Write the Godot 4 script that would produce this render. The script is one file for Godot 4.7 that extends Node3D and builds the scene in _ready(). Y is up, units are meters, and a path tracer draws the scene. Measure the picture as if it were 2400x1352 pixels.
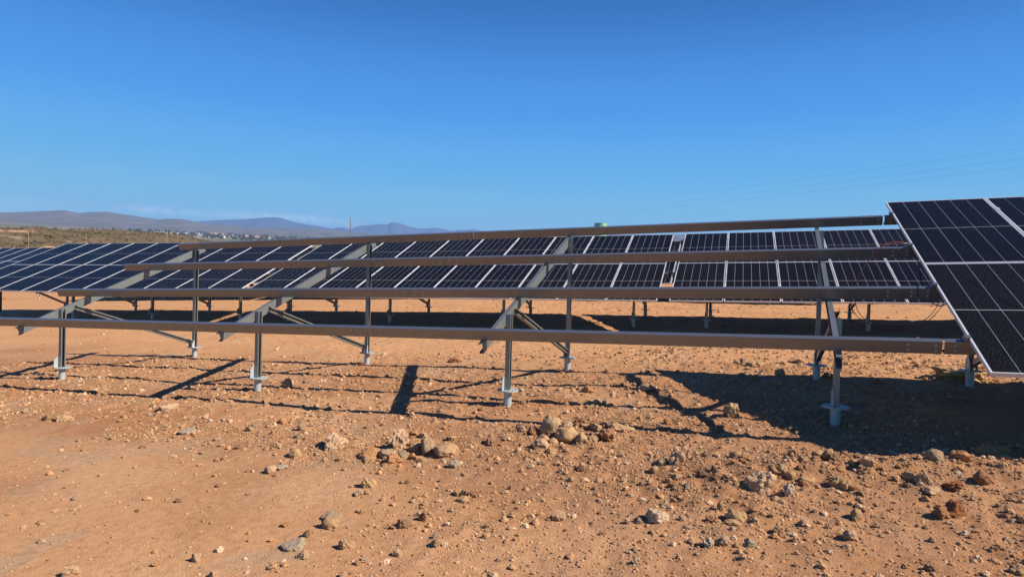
extends Node3D
# A solar farm under construction on an orange stony slope. Origin at the camera, metres, y up.

const SUN_TO := Vector3(0.742, 0.635, 0.215)
const PANEL_W := 1.134
const PANEL_H := 2.278
const COL := 1.154
const RAILS := [0.56, 1.70, 2.86, 4.06]
const RAILS_FAR_END := [0.64, 1.735, 2.87, 3.95]  # the long bare purlins run slightly out of square
const CREST_NEAR := [Vector2(-54.12, 0.0261), Vector2(-46.50, 0.0336), Vector2(-42.69, 0.0372), Vector2(-38.34, 0.0416), Vector2(-36.93, 0.0431), Vector2(-35.95, 0.0435), Vector2(-34.44, 0.0441), Vector2(-32.61, 0.0451), Vector2(-30.70, 0.0458), Vector2(-29.29, 0.0458), Vector2(-27.83, 0.0444), Vector2(-26.64, 0.0415), Vector2(-25.42, 0.0372), Vector2(-24.17, 0.0341), Vector2(-22.90, 0.0315), Vector2(-18.28, 0.0313), Vector2(-7.59, 0.0409), Vector2(-0.11, 0.0477), Vector2(7.37, 0.0537), Vector2(14.61, 0.0561), Vector2(21.40, 0.0612), Vector2(27.62, 0.0639), Vector2(33.20, 0.0635), Vector2(38.16, 0.0611), Vector2(49.72, 0.0513), Vector2(57.58, 0.0416)]
const RIDGE_ONE := [Vector2(-54.12, 0.0318), Vector2(-44.67, 0.0482), Vector2(-38.36, 0.0596), Vector2(-37.18, 0.0624), Vector2(-35.97, 0.0652), Vector2(-34.72, 0.0684), Vector2(-34.07, 0.0663), Vector2(-33.81, 0.0656), Vector2(-33.29, 0.0679), Vector2(-32.09, 0.0701), Vector2(-30.72, 0.0675), Vector2(-29.59, 0.0655), Vector2(-28.73, 0.0639), Vector2(-27.85, 0.0661), Vector2(-26.96, 0.0663), Vector2(-25.75, 0.0624), Vector2(-24.20, 0.0610), Vector2(-21.64, 0.0594), Vector2(-20.33, 0.0600), Vector2(-18.99, 0.0621), Vector2(-17.64, 0.0627), Vector2(-15.21, 0.0613), Vector2(-13.79, 0.0593), Vector2(-12.36, 0.0587), Vector2(-11.28, 0.0599), Vector2(-7.62, 0.0611), Vector2(-0.14, 0.0648), Vector2(7.35, 0.0680), Vector2(14.23, 0.0709), Vector2(18.05, 0.0706), Vector2(27.61, 0.0697), Vector2(38.15, 0.0658), Vector2(49.71, 0.0555), Vector2(57.57, 0.0451)]
const RIDGE_TWO := [Vector2(-30.71, 0.0522), Vector2(-27.26, 0.0613), Vector2(-26.21, 0.0648), Vector2(-25.45, 0.0668), Vector2(-24.21, 0.0697), Vector2(-22.95, 0.0717), Vector2(-21.98, 0.0742), Vector2(-21.01, 0.0768), Vector2(-20.35, 0.0778), Vector2(-19.68, 0.0772), Vector2(-19.01, 0.0736), Vector2(-18.33, 0.0711), Vector2(-17.65, 0.0693), Vector2(-16.78, 0.0682), Vector2(-16.09, 0.0663), Vector2(-15.74, 0.0653), Vector2(-15.32, 0.0666), Vector2(-14.87, 0.0679), Vector2(-14.33, 0.0658), Vector2(-13.44, 0.0627), Vector2(-11.28, 0.0579)]
const RIDGE_THREE := [Vector2(-16.94, 0.0536), Vector2(-14.86, 0.0610), Vector2(-13.98, 0.0667), Vector2(-13.38, 0.0711), Vector2(-12.38, 0.0738), Vector2(-11.67, 0.0756), Vector2(-11.01, 0.0749), Vector2(-10.87, 0.0775), Vector2(-10.66, 0.0796), Vector2(-10.22, 0.0787), Vector2(-9.67, 0.0765), Vector2(-9.11, 0.0737), Vector2(-8.19, 0.0711), Vector2(-7.64, 0.0721), Vector2(-6.82, 0.0733), Vector2(-6.15, 0.0718), Vector2(-5.33, 0.0691), Vector2(-4.66, 0.0718), Vector2(-4.28, 0.0710), Vector2(-3.61, 0.0740), Vector2(-2.97, 0.0711), Vector2(-2.03, 0.0694), Vector2(-0.14, 0.0674), Vector2(3.62, 0.0665), Vector2(7.35, 0.0641)]

var rng := RandomNumberGenerator.new()
var n_big := FastNoiseLite.new()
var n_mid := FastNoiseLite.new()
var n_small := FastNoiseLite.new()
var n_patch := FastNoiseLite.new()
var mats := {}
var names := {}
var rock_meshes := {}
var panel_mesh: ArrayMesh
var strip_mesh: ArrayMesh
var cells_mesh: ArrayMesh
var rafter_mesh: ArrayMesh
var disc_mesh: ArrayMesh
var fin_mesh: ArrayMesh
var tube_mesh: ArrayMesh
var bolt_mesh: ArrayMesh
var clamp_mesh: ArrayMesh
var gusset_mesh: ArrayMesh


func _ready() -> void:
	rng.seed = 7
	var cam := Camera3D.new()
	cam.name = "camera"
	cam.transform = Transform3D(Basis(Vector3(0.99958, 0.02898, -0.00052), Vector3(-0.02899, 0.99942, -0.01798), Vector3(0.0, 0.01799, 0.99984)), Vector3.ZERO)
	cam.fov = 47.96
	cam.near = 0.05
	cam.far = 30000.0
	add_child(cam)
	var env := Environment.new()
	env.background_mode = Environment.BG_SKY
	var sky := Sky.new()
	var pan := PanoramaSkyMaterial.new()
	pan.panorama = sky_picture()
	sky.sky_material = pan
	env.sky = sky
	env.background_energy_multiplier = SKY_ENERGY
	env.tonemap_mode = Environment.TONE_MAPPER_LINEAR
	env.tonemap_exposure = EXPOSURE
	env.fog_enabled = true
	env.fog_density = FOG_DENSITY
	env.fog_light_color = FOG_COLOR
	env.sdfgi_enabled = true
	env.ssao_enabled = true
	env.ssil_enabled = true
	var we := WorldEnvironment.new()
	we.name = "world_environment"
	we.environment = env
	add_child(we)
	var sun := DirectionalLight3D.new()
	sun.name = "sun"
	sun.basis = Basis.looking_at(-SUN_TO.normalized(), Vector3.UP)
	sun.light_energy = SUN_ENERGY
	sun.light_color = Color(1.0, 0.955, 0.89)
	sun.light_angular_distance = 0.5
	sun.shadow_enabled = true
	add_child(sun)
	set_noises()
	make_materials()
	make_shared_meshes()
	build_ground()
	build_hills()
	build_mountains()
	build_tables()
	build_far_things()
	build_cables()
	build_rocks()
	build_gravel()


const SKY_ENERGY := 0.52
const EXPOSURE := 1.9
const FOG_DENSITY := 0.00011
const FOG_COLOR := Color(0.57, 0.75, 1.0)
const SUN_ENERGY := 1.6


func set_noises() -> void:
	for a in [[n_big, 11, 0.09, 3], [n_mid, 23, 0.8, 3], [n_small, 37, 4.5, 3], [n_patch, 51, 0.35, 3]]:
		var n: FastNoiseLite = a[0]
		n.noise_type = FastNoiseLite.TYPE_SIMPLEX_SMOOTH
		n.seed = a[1]
		n.frequency = a[2]
		n.fractal_octaves = a[3]


func sky_picture() -> ImageTexture:
	var w := 2048
	var h := 1024
	var im := Image.create(w, h, false, Image.FORMAT_RGBF)
	# measured colours of the clear sky by elevation in degrees (sRGB)
	var el := [0.0, 3.0, 5.5, 9.0, 14.5, 23.0, 45.0, 90.0]
	var co := SKY_COLOURS
	for y in h:
		var e := 90.0 - (y + 0.5) / h * 180.0
		var c: Color = Color(co[0]).srgb_to_linear()
		if e > 0.0:
			for i in 7:
				if e >= el[i] and e <= el[i + 1]:
					c = Color(co[i]).srgb_to_linear().lerp(Color(co[i + 1]).srgb_to_linear(), smoothstep(0.0, 1.0, (e - el[i]) / (el[i + 1] - el[i])) * 0.4 + (e - el[i]) / (el[i + 1] - el[i]) * 0.6)
		else:
			c = Color(co[0]).srgb_to_linear().lerp(Color(0.16, 0.11, 0.07), clampf(-e / 6.0, 0.0, 1.0))
		im.fill_rect(Rect2i(0, y, w, 1), c)
	# thin wisps of cloud low over the far mountains
	var n := FastNoiseLite.new()
	n.seed = 5
	n.frequency = 0.5
	n.fractal_octaves = 4
	for y in range(int(h * (90.0 - 7.0) / 180.0), int(h * (90.0 - 3.0) / 180.0)):
		for k in range(int(w * -42.0 / 360.0), int(w * 8.0 / 360.0)):
			var x := posmod(k, w)
			var az := float(k) / w * 360.0
			var e := 90.0 - (y + 0.5) / h * 180.0
			var a := 0.0
			for b in [[-29.7, 4.3, 2.2, 0.22, 0.5], [-26.0, 4.25, 4.0, 0.25, 0.45], [-21.5, 4.42, 3.2, 0.22, 0.5], [-17.8, 4.42, 1.9, 0.22, 0.75], [-15.6, 4.2, 2.2, 0.2, 0.4], [-37.5, 4.3, 3.5, 0.5, 0.12]]:
				var dx: float = (az - b[0]) / b[2]
				var dy: float = (e - b[1] + 0.02 * (az - b[0])) / b[3]
				a += b[4] * exp(-dx * dx - dy * dy)
			a *= clampf(0.55 + 1.3 * n.get_noise_2d(az * 2.0, e * 14.0), 0.0, 1.0)
			if a > 0.01:
				var c := im.get_pixel(x, y)
				im.set_pixel(x, y, c.lerp(Color(1.4, 1.4, 1.43), clampf(a * 0.6, 0.0, 1.0)))
	return ImageTexture.create_from_image(im)


const SKY_COLOURS := ["a2dcee", "a2dcee", "82d4f2", "5abcf6", "3999f2", "0c66b8", "053c90", "020f63"]


# ---------------------------------------------------------------- helpers
func numbered(called: String) -> String:
	var k: int = names.get(called, 0)
	names[called] = k + 1
	return called if k == 0 else "%s_%03d" % [called, k]


func tag(o: Node3D, label: String, category := "", group := "", kind := "") -> Node3D:
	if label:
		o.set_meta("label", label)
	if category:
		o.set_meta("category", category)
	if group:
		o.set_meta("group", group)
	if kind:
		o.set_meta("kind", kind)
	return o


func thing(called: String, label: String, category: String, at: Vector3, group := "", b := Basis.IDENTITY) -> Node3D:
	var o := Node3D.new()
	o.name = numbered(called)
	add_child(o)
	o.transform = Transform3D(b, at)
	return tag(o, label, category, group)


func part(called: String, mesh: Mesh, m: Material, parent: Node, x := Transform3D.IDENTITY) -> MeshInstance3D:
	var o := MeshInstance3D.new()
	o.name = numbered(called) if parent == self else called
	o.mesh = mesh
	if m:
		o.material_override = m
	parent.add_child(o, true)
	o.transform = x
	return o


func begin() -> SurfaceTool:
	var st := SurfaceTool.new()
	st.begin(Mesh.PRIMITIVE_TRIANGLES)
	st.set_smooth_group(-1)
	return st


func done(st: SurfaceTool) -> ArrayMesh:
	st.generate_normals()
	return st.commit()


func quad(st: SurfaceTool, a: Vector3, b: Vector3, c: Vector3, d: Vector3) -> void:
	# a b c d run clockwise seen from the front
	var uv := [Vector2(0, 0), Vector2(a.distance_to(b), 0), Vector2(a.distance_to(b), b.distance_to(c)), Vector2(0, b.distance_to(c))]
	var p := [a, b, c, d]
	for i in [0, 1, 2, 0, 2, 3]:
		st.set_uv(uv[i])
		st.add_vertex(p[i])


func bx(st: SurfaceTool, x: Transform3D, s: Vector3) -> void:
	var h := s * 0.5
	var v := []
	for i in 8:
		v.append(x * Vector3(h.x if i & 1 else -h.x, h.y if i & 2 else -h.y, h.z if i & 4 else -h.z))
	quad(st, v[4], v[6], v[7], v[5])
	quad(st, v[1], v[3], v[2], v[0])
	quad(st, v[5], v[7], v[3], v[1])
	quad(st, v[0], v[2], v[6], v[4])
	quad(st, v[6], v[2], v[3], v[7])
	quad(st, v[0], v[4], v[5], v[1])


func extrude(st: SurfaceTool, p: PackedVector2Array, length: float, x := Transform3D.IDENTITY) -> void:
	# outline counter-clockwise in x y, pulled along +z
	var n := p.size()
	for i in n:
		var a := p[i]
		var b := p[(i + 1) % n]
		quad(st, x * Vector3(a.x, a.y, 0), x * Vector3(a.x, a.y, length), x * Vector3(b.x, b.y, length), x * Vector3(b.x, b.y, 0))
	var t := Geometry2D.triangulate_polygon(p)
	for i in range(0, t.size(), 3):
		for k in [0, 1, 2]:
			st.set_uv(p[t[i + k]])
			st.add_vertex(x * Vector3(p[t[i + k]].x, p[t[i + k]].y, 0))
		for k in [0, 2, 1]:
			st.set_uv(p[t[i + k]])
			st.add_vertex(x * Vector3(p[t[i + k]].x, p[t[i + k]].y, length))


func channel(b: float, h: float, l: float, t: float) -> PackedVector2Array:
	# lipped channel: web on x = 0 from y = 0 to h, open towards +x
	return PackedVector2Array([Vector2(0, 0), Vector2(b, 0), Vector2(b, l), Vector2(b - t, l), Vector2(b - t, t), Vector2(t, t), Vector2(t, h - t), Vector2(b - t, h - t), Vector2(b - t, h - l), Vector2(b, h - l), Vector2(b, h), Vector2(0, h)])


func tube(st: SurfaceTool, pts: PackedVector3Array, r: float, sides := 8) -> void:
	var n := pts.size()
	var rings := []
	for i in n:
		var d := (pts[mini(i + 1, n - 1)] - pts[maxi(i - 1, 0)]).normalized()
		var s := d.cross(Vector3.UP if absf(d.y) < 0.9 else Vector3.RIGHT).normalized()
		var u := s.cross(d)
		var ring := PackedVector3Array()
		for k in sides:
			var a := TAU * k / sides
			ring.append(pts[i] + (s * cos(a) + u * sin(a)) * r)
		rings.append(ring)
	st.set_smooth_group(0)
	for i in n - 1:
		for k in sides:
			var k2 := (k + 1) % sides
			quad(st, rings[i][k], rings[i][k2], rings[i + 1][k2], rings[i + 1][k])
	st.set_smooth_group(-1)
	for e in [[0, 1], [n - 1, -1]]:
		for k in range(1, sides - 1):
			for j in ([0, k + 1, k] if e[1] == 1 else [0, k, k + 1]):
				st.set_uv(Vector2.ZERO)
				st.add_vertex(rings[e[0]][j])


func lerp_list(l: Array, az: float) -> float:
	if az <= l[0].x:
		return l[0].y
	for i in l.size() - 1:
		if az <= l[i + 1].x:
			return lerpf(l[i].y, l[i + 1].y, (az - l[i].x) / (l[i + 1].x - l[i].x))
	return l[l.size() - 1].y


func noise_tex(size: int, freq: float, octaves: int, sd: int, ramp: Array, kind := FastNoiseLite.TYPE_SIMPLEX_SMOOTH) -> NoiseTexture2D:
	var n := FastNoiseLite.new()
	n.noise_type = kind
	n.seed = sd
	n.frequency = freq
	n.fractal_octaves = octaves
	n.fractal_gain = 0.6
	var t := NoiseTexture2D.new()
	t.width = size
	t.height = size
	t.seamless = true
	t.noise = n
	if ramp.size():
		var g := Gradient.new()
		g.offsets = PackedFloat32Array()
		g.colors = PackedColorArray()
		var offs := PackedFloat32Array()
		var cols := PackedColorArray()
		for r in ramp:
			offs.append(r[0])
			cols.append(r[1])
		g.offsets = offs
		g.colors = cols
		t.color_ramp = g
	return t


func lin(r: float, g: float, b: float) -> Color:
	return Color(r, g, b).linear_to_srgb()


func make_materials() -> void:
	var soil := StandardMaterial3D.new()
	soil.vertex_color_use_as_albedo = true
	soil.albedo_texture = noise_tex(1024, 0.02, 6, 3, [[0.0, lin(0.6, 0.56, 0.52)], [0.3, lin(0.8, 0.785, 0.77)], [0.5, lin(0.88, 0.875, 0.87)], [0.72, lin(0.95, 0.95, 0.95)], [1.0, lin(1, 1, 1)]])
	soil.uv1_scale = Vector3(0.55, 0.55, 0.55)
	soil.detail_enabled = true
	soil.detail_blend_mode = BaseMaterial3D.BLEND_MODE_MUL
	soil.detail_albedo = noise_tex(1024, 0.07, 4, 9, [[0.0, lin(0.62, 0.58, 0.55)], [0.36, lin(0.9, 0.9, 0.9)], [0.5, lin(0.94, 0.94, 0.94)], [1.0, lin(1, 1, 1)]])
	soil.detail_uv_layer = BaseMaterial3D.DETAIL_UV_2
	soil.uv2_scale = Vector3(1.37, 1.37, 1.37)
	soil.heightmap_enabled = true
	soil.heightmap_scale = 0.4
	soil.heightmap_texture = noise_tex(1024, 0.085, 4, 17, [])
	soil.roughness = 0.95
	soil.metallic_specular = 0.2
	mats.soil = soil
	# loose stones: tone by material, dusty mottling by texture
	var rock_tex := noise_tex(512, 0.02, 5, 31, [[0.0, lin(0.5, 0.44, 0.38)], [0.4, lin(0.82, 0.8, 0.77)], [0.6, lin(0.95, 0.94, 0.92)], [1.0, lin(1, 1, 1)]])
	var rock_h := noise_tex(512, 0.03, 5, 41, [])
	var tones := {"tan": Color(0.47, 0.29, 0.155), "grey": Color(0.38, 0.265, 0.165), "pale": Color(0.52, 0.335, 0.205), "white": Color(0.57, 0.42, 0.29), "red": Color(0.34, 0.17, 0.085), "rust": Color(0.31, 0.125, 0.055), "orange": Color(0.46, 0.235, 0.105), "ochre": Color(0.50, 0.315, 0.165), "brown": Color(0.30, 0.18, 0.10), "slate": Color(0.40, 0.315, 0.225)}
	for k in tones:
		var m := StandardMaterial3D.new()
		m.albedo_color = Color(tones[k]).linear_to_srgb()
		m.albedo_texture = rock_tex
		m.uv1_triplanar = true
		m.uv1_scale = Vector3(1.1, 1.1, 1.1)
		m.heightmap_enabled = true
		m.heightmap_texture = rock_h
		m.heightmap_scale = 0.5
		m.roughness = 0.9
		m.metallic_specular = 0.25
		mats[k] = m
	var gravel := StandardMaterial3D.new()
	gravel.vertex_color_use_as_albedo = true
	gravel.roughness = 0.92
	gravel.metallic_specular = 0.2
	mats.gravel = gravel
	# galvanised steel, weathered
	var zinc := noise_tex(512, 0.012, 5, 61, [[0.0, lin(0.84, 0.83, 0.82)], [0.45, lin(0.93, 0.93, 0.93)], [1.0, lin(1, 1, 1)]])
	var zinc_r := noise_tex(512, 0.02, 4, 67, [[0.0, Color(0.84, 0.84, 0.84)], [1.0, Color(1.0, 1.0, 1.0)]])
	for a in [["steel", Color(0.255, 0.275, 0.29), 0.75, 0.4], ["bright_steel", Color(0.235, 0.255, 0.25), 0.6, 0.42], ["cast", Color(0.42, 0.455, 0.46), 0.3, 0.55]]:
		var m := StandardMaterial3D.new()
		m.albedo_color = Color(a[1]).linear_to_srgb()
		m.albedo_texture = zinc
		m.metallic = a[2]
		m.roughness = a[3]
		m.roughness_texture = zinc_r
		m.uv1_triplanar = true
		m.uv1_scale = Vector3(1.3, 1.3, 1.3)
		mats[a[0]] = m
	var alu := StandardMaterial3D.new()
	alu.albedo_color = lin(0.6, 0.61, 0.63)
	alu.metallic = 0.3
	alu.roughness = 0.45
	mats.alu = alu
	var back := StandardMaterial3D.new()
	back.albedo_color = lin(0.52, 0.53, 0.56)
	back.roughness = 0.35
	mats.backsheet = back
	# dark cells behind glass, with a film of dust
	var dust := noise_tex(1024, 0.045, 3, 71, [[0.0, lin(0.0048, 0.005, 0.0058)], [0.52, lin(0.0053, 0.0056, 0.0066)], [0.6, lin(0.008, 0.008, 0.009)], [0.66, lin(0.017, 0.0165, 0.018)], [0.76, lin(0.05, 0.046, 0.042)], [1.0, lin(0.1, 0.09, 0.08)]])
	for k in 3:
		var m := StandardMaterial3D.new()
		m.albedo_color = [Color(1, 1, 1), Color(0.9, 0.92, 0.98), Color(0.95, 0.93, 0.9)][k]
		m.albedo_texture = dust
		m.uv1_triplanar = true
		m.uv1_world_triplanar = true
		m.uv1_scale = Vector3(1.0, 2.4, 2.4)
		m.uv1_offset = Vector3(0.37 * k, 0.2 * k, 0.61 * k)
		m.roughness = 0.22
		m.metallic_specular = CELL_SPEC
		mats["cell%d" % k] = m
	var black := StandardMaterial3D.new()
	black.albedo_color = lin(0.02, 0.02, 0.022)
	black.roughness = 0.5
	mats.black = black
	for a in [["red_cable", Color(0.42, 0.06, 0.07)], ["dark_cable", Color(0.16, 0.03, 0.025)]]:
		var m := StandardMaterial3D.new()
		m.albedo_color = Color(a[1]).linear_to_srgb()
		m.roughness = 0.4
		mats[a[0]] = m
	for a in [["tank_green", Color(0.26, 0.5, 0.33), 0.5], ["wood", Color(0.17, 0.12, 0.08), 0.9], ["pale_wood", Color(0.36, 0.28, 0.19), 0.9], ["wire", Color(0.12, 0.12, 0.13), 0.6], ["white_wall", Color(0.6, 0.57, 0.53), 0.8], ["house_roof", Color(0.36, 0.31, 0.28), 0.7], ["bark", Color(0.12, 0.09, 0.06), 0.9]]:
		var m := StandardMaterial3D.new()
		m.albedo_color = Color(a[1]).linear_to_srgb()
		m.roughness = a[2]
		mats[a[0]] = m
	for a in [["leaf", Color(0.055, 0.085, 0.022)], ["scrub", Color(0.125, 0.10, 0.05)], ["dark_scrub", Color(0.075, 0.07, 0.035)]]:
		var m := StandardMaterial3D.new()
		m.albedo_color = Color(a[1]).linear_to_srgb()
		m.roughness = 0.8
		m.metallic_specular = 0.25
		m.cull_mode = BaseMaterial3D.CULL_DISABLED
		mats[a[0]] = m
	var land := StandardMaterial3D.new()
	land.vertex_color_use_as_albedo = true
	land.roughness = 1.0
	land.metallic_specular = 0.1
	mats.land = land


const CELL_SPEC := 0.13


# ---------------------------------------------------------------- the ground
func base_height(x: float, z: float) -> float:
	var t := clampf(-z - 12.0, 0.0, 14.0)
	var k := clampf(1.0 - 0.09 * maxf(0.0, x), 0.1, 1.0)
	return 0.0545 * x - 0.0211 * z - 1.6871 + 0.022 * t * k


func rubble(x: float, z: float) -> float:
	# how stony the soil is, 0 packed and smooth to 1
	var d := 0.333 * x - 0.943 * z
	var belt := smoothstep(4.3, 5.4, d + 0.35 * n_patch.get_noise_2d(x * 2.0, z * 2.0)) * (1.0 - smoothstep(8.9, 10.6, d))
	var right := smoothstep(-1.3, 0.6, x) * (1.0 - smoothstep(4.6, 6.0, d))
	var behind := 0.3 * smoothstep(9.0, 10.5, d) + 0.25 * smoothstep(0.0, 4.0, x) * smoothstep(9.0, 10.0, d)
	var band := exp(-pow((z + 4.95 - 0.1 * (x - 2.2)) / 0.42, 2.0)) * smoothstep(1.1, 1.7, x)
	var low := 1.0 - 0.55 * smoothstep(-3.9, -3.2, z) * smoothstep(-1.0, 1.0, -absf(x - 0.4) + 1.0)
	var patch := clampf(0.88 + 1.25 * n_patch.get_noise_2d(x * 1.6, z * 1.6), 0.35, 1.5)
	return clampf((maxf(maxf(0.62 * belt, 0.6 * right * low), behind) * patch + 0.03 + 0.07 * smoothstep(-2.5, 0.0, x)) + 0.6 * band, 0.03, 1.2)


func height(x: float, z: float) -> float:
	var far := clampf(1.0 - (-z - 14.0) / 30.0, 0.0, 1.0)
	var r := rubble(x, z)
	var y := base_height(x, z) + 0.035 * n_mid.get_noise_2d(x * 0.55, z * 0.55) * (0.35 + r)
	y += 0.03 * n_small.get_noise_2d(x * 0.7, z * 0.7) * (0.06 + 1.3 * r) * far
	y += 0.09 * exp(-pow((z + 4.95 - 0.1 * (x - 2.2)) / 0.4, 2.0)) * smoothstep(1.0, 1.9, x)
	return y


func axis(from: float, to: float, fine: float, lo: float, hi: float, grow: float) -> PackedFloat32Array:
	# positions from lo to hi: even steps between from and to, growing outside
	var a := PackedFloat32Array()
	var s := fine
	var p := from
	while p > lo:
		s *= grow
		p -= s
		a.append(maxf(p, lo))
	a.reverse()
	p = from
	while p < to:
		a.append(p)
		p += fine
	s = fine
	while p < hi:
		a.append(p)
		s *= grow
		p += s
	a.append(hi)
	return a


func build_ground() -> void:
	var xs := axis(-7.2, 7.2, 0.026, -140.0, 140.0, 1.045)
	var zs := axis(-11.5, -2.6, 0.026, -140.0, 40.0, 1.028)
	var nx := xs.size()
	var nz := zs.size()
	var v := PackedVector3Array()
	var c := PackedColorArray()
	var uv := PackedVector2Array()
	v.resize(nx * nz)
	c.resize(nx * nz)
	uv.resize(nx * nz)
	var i := 0
	for z in zs:
		for x in xs:
			v[i] = Vector3(x, height(x, z), z)
			uv[i] = Vector2(x, z)
			c[i] = soil_colour(x, z)
			i += 1
	var nrm := PackedVector3Array()
	nrm.resize(nx * nz)
	for b in nz:
		var bu := maxi(b - 1, 0)
		var bd := mini(b + 1, nz - 1)
		for a in nx:
			var al := maxi(a - 1, 0)
			var ar := mini(a + 1, nx - 1)
			var k := b * nx
			nrm[k + a] = (v[bd * nx + a] - v[bu * nx + a]).cross(v[k + ar] - v[k + al]).normalized()
	var idx := PackedInt32Array()
	idx.resize((nx - 1) * (nz - 1) * 6)
	i = 0
	for b in nz - 1:
		for a in nx - 1:
			var k := b * nx + a
			idx[i] = k
			idx[i + 1] = k + 1
			idx[i + 2] = k + nx
			idx[i + 3] = k + 1
			idx[i + 4] = k + nx + 1
			idx[i + 5] = k + nx
			i += 6
	var arr := []
	arr.resize(Mesh.ARRAY_MAX)
	arr[Mesh.ARRAY_VERTEX] = v
	arr[Mesh.ARRAY_NORMAL] = nrm
	arr[Mesh.ARRAY_COLOR] = c
	arr[Mesh.ARRAY_TEX_UV] = uv
	arr[Mesh.ARRAY_TEX_UV2] = uv
	arr[Mesh.ARRAY_INDEX] = idx
	var m := ArrayMesh.new()
	m.add_surface_from_arrays(Mesh.PRIMITIVE_TRIANGLES, arr)
	tag(part("ground", m, mats.soil, self), "bare orange stony soil sloping under the solar rows", "ground", "", "structure")


func soil_colour(x: float, z: float) -> Color:
	var d := 0.333 * x - 0.943 * z
	var sand := Color(0.49, 0.268, 0.136)
	var red := Color(0.405, 0.187, 0.083)
	var pale := Color(0.535, 0.315, 0.175)
	var t := clampf(smoothstep(4.2, 5.6, d) * (1.0 - smoothstep(8.8, 10.5, d)) * (0.45 + 1.1 * n_patch.get_noise_2d(x * 0.8 + 9.0, z * 0.8)), 0.0, 0.9)
	var c := sand.lerp(red, t)
	c = c.lerp(pale, clampf(1.3 * n_mid.get_noise_2d(x * 0.6 + 40.0, z * 0.6) + 0.15, 0.0, 0.6))
	c = c.lerp(Color(0.40, 0.29, 0.19), clampf(2.2 * n_mid.get_noise_2d(x * 0.9 - 70.0, z * 0.9) - 0.45, 0.0, 0.5))
	c = c.lerp(Color(0.36, 0.192, 0.099), 0.5 * smoothstep(-1.8, 1.2, x) * (1.0 - smoothstep(5.6, 7.5, d)) + 0.3 * smoothstep(4.0, 5.0, d) * (1.0 - smoothstep(8.8, 10.2, d)))
	c = c.lerp(Color(0.33, 0.165, 0.08), clampf(rubble(x, z) * 0.75 + 0.9 * n_patch.get_noise_2d(x * 1.3 - 31.0, z * 1.3) - 0.1, 0.0, 0.62))
	c = c.lerp(Color(0.61, 0.325, 0.155), 0.6 * smoothstep(9.5, 11.5, d))
	return c


# ---------------------------------------------------------------- hills
func polar(r: float, az: float, te: float) -> Vector3:
	var a := deg_to_rad(az)
	return Vector3(sin(a) * r, te * r, -cos(a) * r)


func crest_far(az: float) -> float:
	return lerpf(420.0, 230.0, smoothstep(-24.0, -6.0, az))


func hill_point(az: float, t: float) -> Vector3:
	# t 0 at the edge of the site, 1 on the crest, up to 1.5 down the back
	var rc := crest_far(az)
	var r := lerpf(95.0, rc, t)
	var p0 := polar(95.0, az, 0.0)
	var te0 := (base_height(p0.x, p0.z) - 1.0) / 95.0
	var te := lerpf(te0, lerp_list(CREST_NEAR, az), sin(minf(t, 1.0) * PI * 0.5)) if t <= 1.0 else lerp_list(CREST_NEAR, az) - (t - 1.0) * 0.08
	var p := polar(r, az, te)
	p.y += 1.6 * n_big.get_noise_2d(p.x * 0.25, p.z * 0.25) * minf(t * 1.5, 1.0) * (1.0 if t < 0.93 else 0.35) * (r / 300.0)
	return p


func sheet(pts: PackedVector3Array, cols: PackedColorArray, nu: int, nv: int) -> ArrayMesh:
	var idx := PackedInt32Array()
	for b in nv - 1:
		for a in nu - 1:
			var k := b * nu + a
			idx.append_array(PackedInt32Array([k, k + nu, k + 1, k + 1, k + nu, k + nu + 1]))
	var st := SurfaceTool.new()
	st.begin(Mesh.PRIMITIVE_TRIANGLES)
	for i in pts.size():
		st.set_color(cols[i])
		st.add_vertex(pts[i])
	for k in idx:
		st.add_index(k)
	st.generate_normals()
	return st.commit()


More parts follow.
